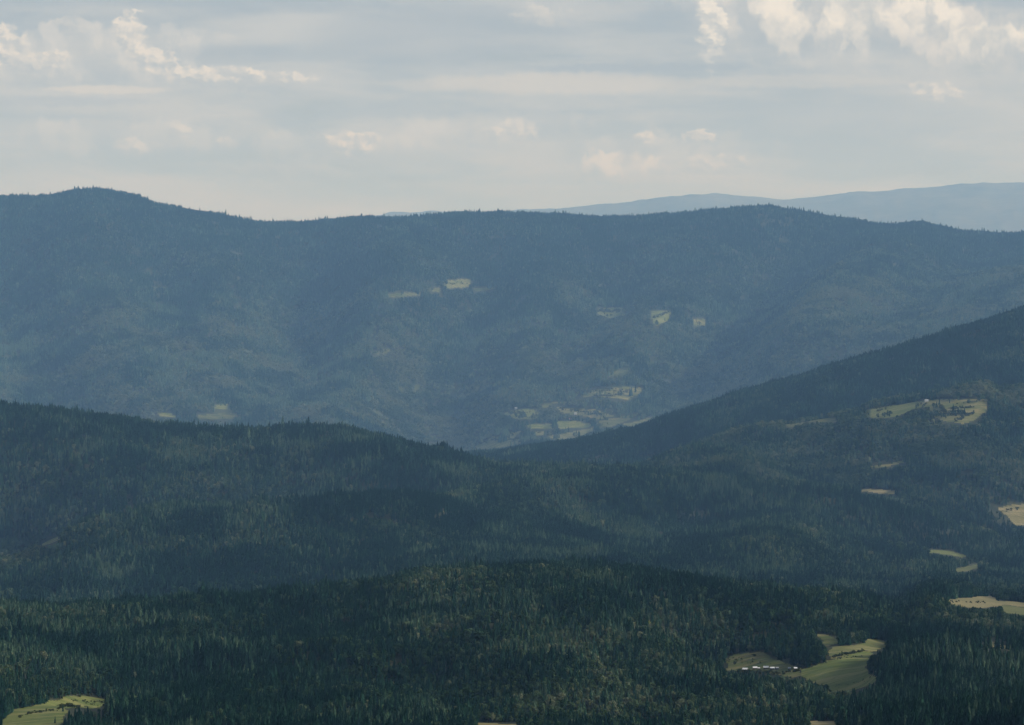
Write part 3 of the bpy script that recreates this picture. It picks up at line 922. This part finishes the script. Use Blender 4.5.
def ground_at(px_, py_, yr):
    """point of the land seen at a picture position within a range of distances"""
    j = int(np.clip(round(((px_ - 512) / F + UMAX) / (2 * UMAX) * (NC - 1)), 0, NC - 1))
    ok = (Yg > yr[0]) & (Yg < yr[1])
    d = np.where(ok, np.abs(PYg[:, j] - py_), 1e9)
    k = int(np.argmin(d))
    Yk = Yg[k]
    Xk = (px_ - 512) / F * Yk
    return Xk, Yk, float(grid_at(Zg, np.array([Xk]), np.array([Yk]))[0])


def hedge(pts, yr, count, hmin, hmax, spread=1.0):
    for k in range(count):
        s = rng.uniform(0, len(pts) - 1.001)
        i = int(s)
        f = s - i
        x_ = pts[i][0] + (pts[i + 1][0] - pts[i][0]) * f + rng.normal(0, spread * .5)
        y_ = pts[i][1] + (pts[i + 1][1] - pts[i][1]) * f + rng.normal(0, spread * .3)
        bl.append((*ground_at(x_, y_, yr), rng.uniform(hmin, hmax)))


hedge([(829, 658), (846, 654.5), (864, 651.5)], (4100, 5300), 50, 2.0, 5.0, 1.2)
hedge([(802, 670), (820, 664), (838, 659.5), (866, 656)], (4100, 5300), 26, 1.2, 2.5, .8)
hedge([(795, 668), (805, 666), (818, 662)], (4100, 5300), 40, 2, 5, 2.2)
hedge([(730, 660), (745, 662), (770, 664)], (4100, 5300), 26, 1.2, 3.0, 4)
hedge([(18, 717), (35, 713), (60, 710)], (3500, 4700), 60, 1.5, 3.5, 1.5)
hedge([(60, 709), (66, 706), (80, 709)], (3500, 4700), 40, 3, 6, 2.0)
hedge([(78, 694), (100, 693), (130, 697)], (3500, 4700), 130, 1.5, 4.0, 4.0)
hedge([(70, 700), (90, 703), (112, 704)], (3500, 4700), 40, 1.0, 3.0, 4.0)
hedge([(944, 414), (955, 415), (968, 415.5)], (8300, 10000), 60, 3, 7, 1.0)
hedge([(948, 409), (962, 408), (976, 407)], (8300, 10000), 50, 3, 6, 1.0)
hedge([(930, 412), (945, 411.5), (962, 411)], (8300, 10000), 40, 3, 6, .8)
hedge([(876, 412), (884, 409)], (8300, 10000), 40, 4, 8, 1.5)
hedge([(866, 414), (876, 413), (886, 411.5)], (8300, 10000), 40, 2, 4, .6)
hedge([(500, 440), (520, 440), (540, 433)], (10800, 13000), 60, 3, 8, 3)
hedge([(596, 397), (610, 396), (622, 394)], (10800, 13400), 70, 3, 7, 2)
hedge([(600, 311), (612, 312), (640, 311)], (12200, 14400), 60, 5, 12, 3)
hedge([(872, 409), (890, 406)], (8300, 10000), 40, 3, 6, 1.2)
hedge([(925, 405), (928, 414), (934, 418)], (8300, 10000), 60, 4, 9, 1.4)
hedge([(940, 404), (944, 412)], (8300, 10000), 40, 5, 10, 1.0)
hedge([(955, 404), (972, 402)], (8300, 10000), 36, 3, 6, 1.0)
hedge([(905, 416), (918, 409)], (8300, 10000), 60, 4, 8, 1.5)
hedge([(955, 421), (976, 412)], (8300, 10000), 36, 3, 7, 2.0)
hedge([(509, 413), (530, 413)], (10800, 13200), 50, 3, 8, 2.0)
hedge([(560, 409), (600, 414)], (10800, 13200), 60, 3, 8, 2.0)
hedge([(480, 444), (500, 439), (515, 434)], (10800, 13000), 40, 3, 7, 1.5)
hedge([(580, 394), (600, 390), (630, 392)], (10800, 13400), 70, 3, 8, 3)
hedge([(446, 284), (468, 283)], (12400, 14400), 24, 3, 8, 2)
hedge([(652, 318), (668, 313)], (12200, 14400), 24, 4, 9, 2)
hedge([(825, 688), (850, 684), (872, 679)], (3900, 5200), 26, 1.0, 2.2, 3)
hedge([(738, 672.5), (757, 673), (780, 674), (800, 672)], (4000, 5000), 46, 2.5, 6, 1.2)
hedge([(950, 602), (985, 603)], (5000, 6100), 24, 1.5, 4, 1.2)
hedge([(1001, 512), (1020, 508)], (6400, 8400), 20, 2, 5, 2)
BL = np.array(bl)

# ------------------------------------------------------------------ the nearest trees one by one, the rest as woods
def in_view(px_, pyt_):
    return (px_ > 3) & (px_ < 1021) & (pyt_ < 719)


order = np.argsort(Y)[:26000]
cov = np.zeros((760, 1024), bool)
size_px = h * F / Y
visf = np.zeros(n)
freepx = np.zeros(n)
for i in order:
    hp = size_px[i]
    x_, yt, yb_ = px[i], pyt[i], pyb[i]
    r0, r1 = int(max(0, yt)), int(min(724, yb_))
    if r1 < r0 or x_ < -5 or x_ > 1029:
        continue
    tot = free = 0
    half = (4.6 if is_leaf[i] else 3.0) * wid[i] * F / Y[i]
    for r_ in range(r0, r1 + 1):
        f = (r_ + .5 - yt) / hp
        wpx = half * (min(1, max(f, .15)) if not is_leaf[i] else (math.sin(min(1, f * 1.3) * 3.0) * .9 + .1))
        c0, c1 = int(max(0, round(x_ - wpx))), int(min(1023, round(x_ + wpx)))
        if c1 < c0:
            continue
        seg = cov[r_, c0:c1 + 1]
        tot += seg.size
        free += seg.size - int(seg.sum())
        seg[:] = True
    visf[i] = free / max(tot, 1)
    freepx[i] = free

solo = np.zeros(n, bool)
for leafy, count in ((False, 300), (True, 300)):
    c = np.where((is_leaf == leafy) & in_view(px, pyt) & (freepx >= 3) & (visf > 0.08))[0]
    c = c[np.argsort(-freepx[c])[:count]]
    solo[c] = True
print('individual', int(solo.sum()), 'down to px', size_px[solo].min() if solo.any() else 0)


def make_proto(kind, variant):
    rnd = random.Random(100 + variant * 7 + len(kind))
    if kind == 'spruce_tree':
        cr = spruce_geo(HS, rnd.uniform(3.9, 5.0), 13, 9, rnd)
        tr = trunk_geo(HS * .93, .30, 6, rnd)
        mc = M_NEEDLE
    elif kind == 'broadleaf_tree':
        cr = broadleaf_geo(HB, rnd.uniform(4.2, 5.5), 900, .60, rnd, rnd.uniform(.9, 1.35))
        tr = trunk_geo(HB * .78, .32, 6, rnd, 6)
        mc = M_LEAF
    else:
        cr = broadleaf_geo(HU, rnd.uniform(1.8, 2.5), 160, .38, rnd, .8, .02)
        tr = trunk_geo(HU * .6, .08, 4, rnd, 3, .1)
        mc = M_BUSH
    return mesh_np('crown', *cr, mc), mesh_np('trunk', *tr, M_BARK)


PROTO = {k: [make_proto(k, v) for v in range(5)] for k in ('spruce_tree', 'broadleaf_tree', 'bush')}
BASE_H = {'spruce_tree': HS, 'broadleaf_tree': HB, 'bush': HU}


def plant(kind, x_, y_, z_, hh, w_, rz, tn, label, cat, group, variant=None):
    root = bpy.data.objects.new(kind, None)
    COL.objects.link(root)
    k = float(true_y(y_)) / y_
    root.location = (x_ * k, y_ * k, ZC + (z_ - ZC) * k - 0.1)
    s = hh * k / BASE_H[kind]
    root.scale = (s * w_, s * w_, s)
    root.rotation_euler = (0, 0, rz)
    root.empty_display_size = 2
    props(root, label, cat, group)
    cm, tm = PROTO[kind][RND.randrange(5) if variant is None else variant]
    for nm, me in (('trunk', tm), ('crown', cm)):
        o = bpy.data.objects.new(nm, me)
        COL.objects.link(o)
        o.parent = root
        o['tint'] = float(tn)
    return root


PLACES = [  # where a tree stands, tested in this order on picture position: (name of place, test)
    ('beside the sunlit meadow in the lower left corner', lambda x_, y_: x_ < 150 and y_ > 655),
    ('in the dark knoll filling the lower right corner', lambda x_, y_: x_ > 845 and y_ > 690),
    ('in the spruce knoll right of the large sunlit meadow', lambda x_, y_: x_ > 866),
    ('in the belt of woods below the sheds and large meadow', lambda x_, y_: x_ > 715),
    ('in the leafy woods along the bottom edge below the near hill', lambda x_, y_: x_ > 470),
    ('in the woods between lower left meadow and bottom middle', lambda x_, y_: True),
]
for i in np.where(solo)[0]:
    kind = 'broadleaf_tree' if is_leaf[i] else 'spruce_tree'
    place = next(nm for nm, f_ in PLACES if f_(px[i], pyb[i]))
    if is_leaf[i]:
        lab, grp = 'rounded green broadleaf tree ' + place, 'broadleaf trees ' + place
    else:
        lab, grp = 'dark pointed spruce ' + place, 'spruces ' + place
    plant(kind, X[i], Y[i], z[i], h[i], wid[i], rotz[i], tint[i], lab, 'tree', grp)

# lone trees and bushes that stand out in the open
for kind, px_, py_, yr, hh, w_, tn, lab in [
    ('broadleaf_tree', 842, 654.5, (4100, 5300), 7.5, .8, .3, 'small lone tree in the middle of the large sunlit meadow'),
    ('bush', 824, 660, (4100, 5300), 8.5, 1.1, .2, 'big dark round bush at the left edge of the large meadow'),
    ('broadleaf_tree', 854, 645, (4100, 5300), 17, 1.25, .35, 'broad grey-green tree behind the straw strip of the meadow'),
    ('bush', 754, 656.5, (4100, 5300), 5, 1.2, .2, 'dark bush at the top edge of the clearing behind the sheds'),
    ('bush', 735, 665, (4100, 5300), 6, .9, .3, 'upright bush on the left part of the clearing behind the sheds'),
    ('broadleaf_tree', 134, 686, (3500, 4700), 24, .62, .9, 'tallest slender pale tree right of the lower left meadow'),
    ('broadleaf_tree', 166, 684, (3500, 4700), 22, .6, .85, 'slender pale tree standing farthest right of the lower left meadow'),
    ('broadleaf_tree', 152, 680, (3500, 4700), 17, .65, .7, 'shorter slender pale tree between the two taller pale ones'),
    ('broadleaf_tree', 76, 690, (3500, 4700), 17, .6, .8, 'slender pale tree at the top edge of the lower left meadow'),
    ('spruce_tree', 63, 712, (3500, 4700), 12, .9, .3, 'short spruce alone at the right end of the lower left meadow hedge'),
    ('spruce_tree', 55, 724, (3500, 4700), 11, .9, .3, 'short spruce alone at the foot of the lower left meadow'),
]:
    gx, gy, gz = ground_at(px_, py_, yr)
    plant(kind, gx, gy, gz, hh, w_, RND.uniform(0, 6), tn, lab, 'bush' if kind == 'bush' else 'tree', None)


def woods(name, coll, sel_xyz, hh, w_, rz, tn, base_h, label, cat):
    """one object: points carrying size, turn and tint, with a tree set on each by geometry nodes"""
    nP = len(hh)
    me = bpy.data.meshes.new(name)
    me.vertices.add(nP)
    me.vertices.foreach_set('co', np.asarray(sel_xyz, np.float32).ravel())
    s = hh / base_h
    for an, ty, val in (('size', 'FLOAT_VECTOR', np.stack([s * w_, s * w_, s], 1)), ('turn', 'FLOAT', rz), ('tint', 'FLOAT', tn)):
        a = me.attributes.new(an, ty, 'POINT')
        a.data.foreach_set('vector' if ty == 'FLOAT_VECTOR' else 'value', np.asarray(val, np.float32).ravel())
    nv = NV[coll.name]
    a = me.attributes.new('pick', 'INT', 'POINT')
    a.data.foreach_set('value', rng.integers(0, nv, nP).astype(np.int32))
    o = bpy.data.objects.new(name, me)
    COL.objects.link(o)
    g = bpy.data.node_groups.new(name, 'GeometryNodeTree')
    g.interface.new_socket('Geometry', in_out='INPUT', socket_type='NodeSocketGeometry')
    g.interface.new_socket('Geometry', in_out='OUTPUT', socket_type='NodeSocketGeometry')
    gi, go = g.nodes.new('NodeGroupInput'), g.nodes.new('NodeGroupOutput')
    ip = g.nodes.new('GeometryNodeInstanceOnPoints')
    ci = g.nodes.new('GeometryNodeCollectionInfo')
    ci.inputs['Collection'].default_value = coll
    ci.inputs['Separate Children'].default_value = True
    ci.inputs['Reset Children'].default_value = True

    def named(nm, ty):
        nd = g.nodes.new('GeometryNodeInputNamedAttribute')
        nd.data_type = ty
        nd.inputs['Name'].default_value = nm
        return nd.outputs['Attribute']
    cx = g.nodes.new('ShaderNodeCombineXYZ')
    L = g.links.new
    L(named('turn', 'FLOAT'), cx.inputs[2])
    L(gi.outputs[0], ip.inputs['Points'])
    L(ci.outputs[0], ip.inputs['Instance'])
    ip.inputs['Pick Instance'].default_value = True
    L(named('pick', 'INT'), ip.inputs['Instance Index'])
    L(cx.outputs[0], ip.inputs['Rotation'])
    L(named('size', 'FLOAT_VECTOR'), ip.inputs['Scale'])
    L(ip.outputs[0], go.inputs[0])
    md = o.modifiers.new('trees', 'NODES')
    md.node_group = g
    props(o, label, cat, None, 'stuff')
    return o


rest = ~solo
for leafy, coll, name, base_h, ya, yb_, label in (
    (False, spruce_mid, 'spruce_forest', HS, 0, 8600, 'dense dark spruce forest covering the near and middle hills'),
    (True, leaf_mid, 'broadleaf_forest', HB, 0, 8600, 'lighter broadleaf woods mixed into the near and middle hills'),
    (False, spruce_far, 'spruce_forest', HS, 8600, 1e9, 'blue hazy spruce forest on the far ridge and dark right ridge'),
    (True, leaf_far, 'broadleaf_forest', HB, 8600, 1e9, 'pale hazy broadleaf woods on the lower slopes of the far ridge'),
):
    s_ = np.where(rest & (is_leaf == leafy) & (Y >= ya) & (Y < yb_))[0]
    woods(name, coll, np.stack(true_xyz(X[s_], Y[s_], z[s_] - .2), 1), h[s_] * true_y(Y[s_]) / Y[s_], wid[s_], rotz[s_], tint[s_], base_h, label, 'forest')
nb_ = len(BL)
woods('undergrowth', bush_mid, np.stack(true_xyz(BL[:, 0], BL[:, 1], BL[:, 2] - .1), 1), BL[:, 3] * true_y(BL[:, 1]) / BL[:, 1], rng.uniform(.8, 1.4, nb_), rng.uniform(0, 6.28, nb_),
      rng.uniform(0.1, .8, nb_), HU, 'scattered bushes and hedges on the meadows and field edges', 'bushes')

# ------------------------------------------------------------------ buildings
def paint(name, col_a, col_b, rough=0.6):
    m, t, b = mat(name, rough)
    tc = t.new('ShaderNodeTexCoord')
    t.put(b.inputs['Base Color'], t.mix(t.ss(t.noise(tc.outputs['Object'], .7, 5, .6), .35, .7), col_a, col_b))
    return m


M_WHITE_ROOF = paint('white_sheet_metal', (0.70, 0.70, 0.71), (0.52, 0.52, 0.53), .45)
M_GREY_ROOF = paint('grey_sheet_metal', (0.42, 0.43, 0.44), (0.30, 0.30, 0.31), .5)
M_RED_ROOF = paint('red_tiles', (0.30, 0.10, 0.07), (0.20, 0.07, 0.05), .8)
M_PLANK = paint('brown_planks', (0.12, 0.085, 0.055), (0.07, 0.05, 0.035), .8)
M_PLASTER = paint('white_plaster', (0.60, 0.58, 0.54), (0.50, 0.48, 0.45), .8)
M_PANE = paint('window_glass', (0.03, 0.035, 0.04), (0.05, 0.055, 0.06), .15)
M_DOOR = paint('door_wood', (0.16, 0.10, 0.06), (0.10, 0.06, 0.04), .6)


def boxes(name, bs, material, parent):
    V, Fc = [], []
    for (a, b_) in bs:
        s = len(V)
        V += [(x, y, z_) for x in (a[0], b_[0]) for y in (a[1], b_[1]) for z_ in (a[2], b_[2])]
        Fc += [tuple(s + i for i in f) for f in ((0, 1, 3, 2), (4, 6, 7, 5), (0, 4, 5, 1), (2, 3, 7, 6), (0, 2, 6, 4), (1, 5, 7, 3))]
    o = bpy.data.objects.new(name, mesh_np(name, V, Fc, material))
    COL.objects.link(o)
    o.parent = parent
    return o


def house(kind, px_, py_, yr, L, W, wall_h, rise, rz, m_wall, m_roof, label, cat, group=None, chimney=False):
    gx, gy, gz = ground_at(px_, py_, yr)
    root = bpy.data.objects.new(kind, None)
    COL.objects.link(root)
    k = float(true_y(gy)) / gy
    root.location = (gx * k, gy * k, ZC + (gz - ZC) * k + .3)
    root.scale = (k, k, k)
    root.rotation_euler = (0, 0, rz)
    props(root, label, cat, group)
    l, w = L / 2, W / 2
    V = [(-l, -w, -2), (l, -w, -2), (l, w, -2), (-l, w, -2), (-l, -w, wall_h), (l, -w, wall_h), (l, w, wall_h), (-l, w, wall_h),
         (-l, 0, wall_h + rise), (l, 0, wall_h + rise)]
    o = bpy.data.objects.new('wall', mesh_np('wall', V, [(0, 1, 5, 4), (1, 2, 6, 9, 5), (2, 3, 7, 6), (3, 0, 4, 8, 7), (3, 2, 1, 0)], m_wall))
    COL.objects.link(o)
    o.parent = root
    e, th = 0.5, 0.18
    sl = rise / w
    V, Fc = [], []
    for sgn in (-1, 1):
        s = len(V)
        yo, zo = sgn * (w + e), wall_h - sl * e + .06
        V += [(-l - e, yo, zo), (l + e, yo, zo), (l + e, 0, wall_h + rise + .06), (-l - e, 0, wall_h + rise + .06)]
        V += [(x, y, z_ + th) for x, y, z_ in V[s:s + 4]]
        Fc += [tuple(s + i for i in f) for f in ((0, 1, 2, 3), (4, 7, 6, 5), (0, 4, 5, 1), (1, 5, 6, 2), (3, 2, 6, 7), (0, 3, 7, 4))]
    rf = bpy.data.objects.new('roof', mesh_np('roof', V, Fc, m_roof))
    COL.objects.link(rf)
    rf.parent = root
    if chimney:
        boxes('chimney', [((l * .3, .3, wall_h + rise * .5), (l * .3 + .7, 1.0, wall_h + rise + 1.0))], M_PLASTER, rf)
    boxes('door', [((-.5 - l * .2, -w - .06, 0), (.5 - l * .2, -w - .01, 2.0))], M_DOOR, root)
    for fx in (-.65, .25, .65):
        boxes('window', [((l * fx - .5, -w - .05, 1.0), (l * fx + .5, -w - .01, 2.1))], M_PANE, root)
    return root


SHED_Y = (4000, 5000)
for (px_, py_, L, W, hh, rise, rz, roof, lab) in [
    (745.2, 671.0, 8.0, 7.0, 2.4, 1.9, R(-14), M_WHITE_ROOF, 'low white-roofed shed at the left end of the row, set apart and lowest'),
    (755.0, 669.6, 7.0, 6.0, 2.4, 1.7, R(4), M_WHITE_ROOF, 'white-roofed shed second from the left, with a tiny one against its right end'),
    (758.9, 669.6, 2.6, 4.0, 2.0, 1.0, R(0), M_WHITE_ROOF, 'tiny white-roofed hut against the right end of the second shed'),
    (766.0, 669.5, 8.0, 6.5, 2.4, 2.0, R(-3), M_WHITE_ROOF, 'brightest and longest white-roofed shed, in the middle of the row'),
    (772.2, 669.6, 6.8, 6.0, 2.4, 1.7, R(5), M_WHITE_ROOF, 'white-roofed shed close by the right end of the brightest one'),
    (777.0, 669.3, 4.6, 5.0, 2.4, 1.6, R(12), M_GREY_ROOF, 'small grey-roofed shed at the right end of the close row'),
    (789.4, 669.5, 4.2, 4.5, 2.2, 1.4, R(-6), M_GREY_ROOF, 'small grey-roofed shed by the track, left of the last white one'),
    (795.4, 669.5, 5.0, 5.0, 2.4, 1.5, R(8), M_WHITE_ROOF, 'lone small white-roofed shed where the two meadows meet'),
]:
    house('shed', px_, py_, SHED_Y, L, W, hh, rise, rz, M_PLANK, roof, lab, 'shed', 'sheds in a row by the meadow')
for (px_, py_, yr, rz, mw, mr, lab) in [
    (898, 409.0, (8300, 10000), R(10), M_PLASTER, M_GREY_ROOF, 'white farmhouse on the green pasture of the hillside terrace'),
    (941.5, 426.0, (8300, 10000), R(-15), M_PLASTER, M_RED_ROOF, 'red-roofed house half hidden by trees below the terrace pasture'),
    (926.5, 401.8, (8300, 10000), R(5), M_PLASTER, M_GREY_ROOF, 'pale house at the top edge of the terrace pasture'),
    (575.5, 414.5, (10800, 13200), R(5), M_PLASTER, M_GREY_ROOF, 'white house on the long tan hayfield in the valley'),
    (570.0, 419.5, (10800, 13200), R(-12), M_PLASTER, M_RED_ROOF, 'red-roofed house just below the long tan valley hayfield'),
    (516.0, 409.5, (10800, 13200), R(0), M_PLASTER, M_GREY_ROOF, 'pale house at the top of the olive valley field'),
    (621, 470, (7200, 8800), R(0), M_PLASTER, M_GREY_ROOF, 'lone pale house among trees on the wooded middle crest'),
]:
    house('house', px_, py_, yr, 11.0, 8.5, 4.6, 3.4, rz, mw, mr, lab, 'house', None, True)
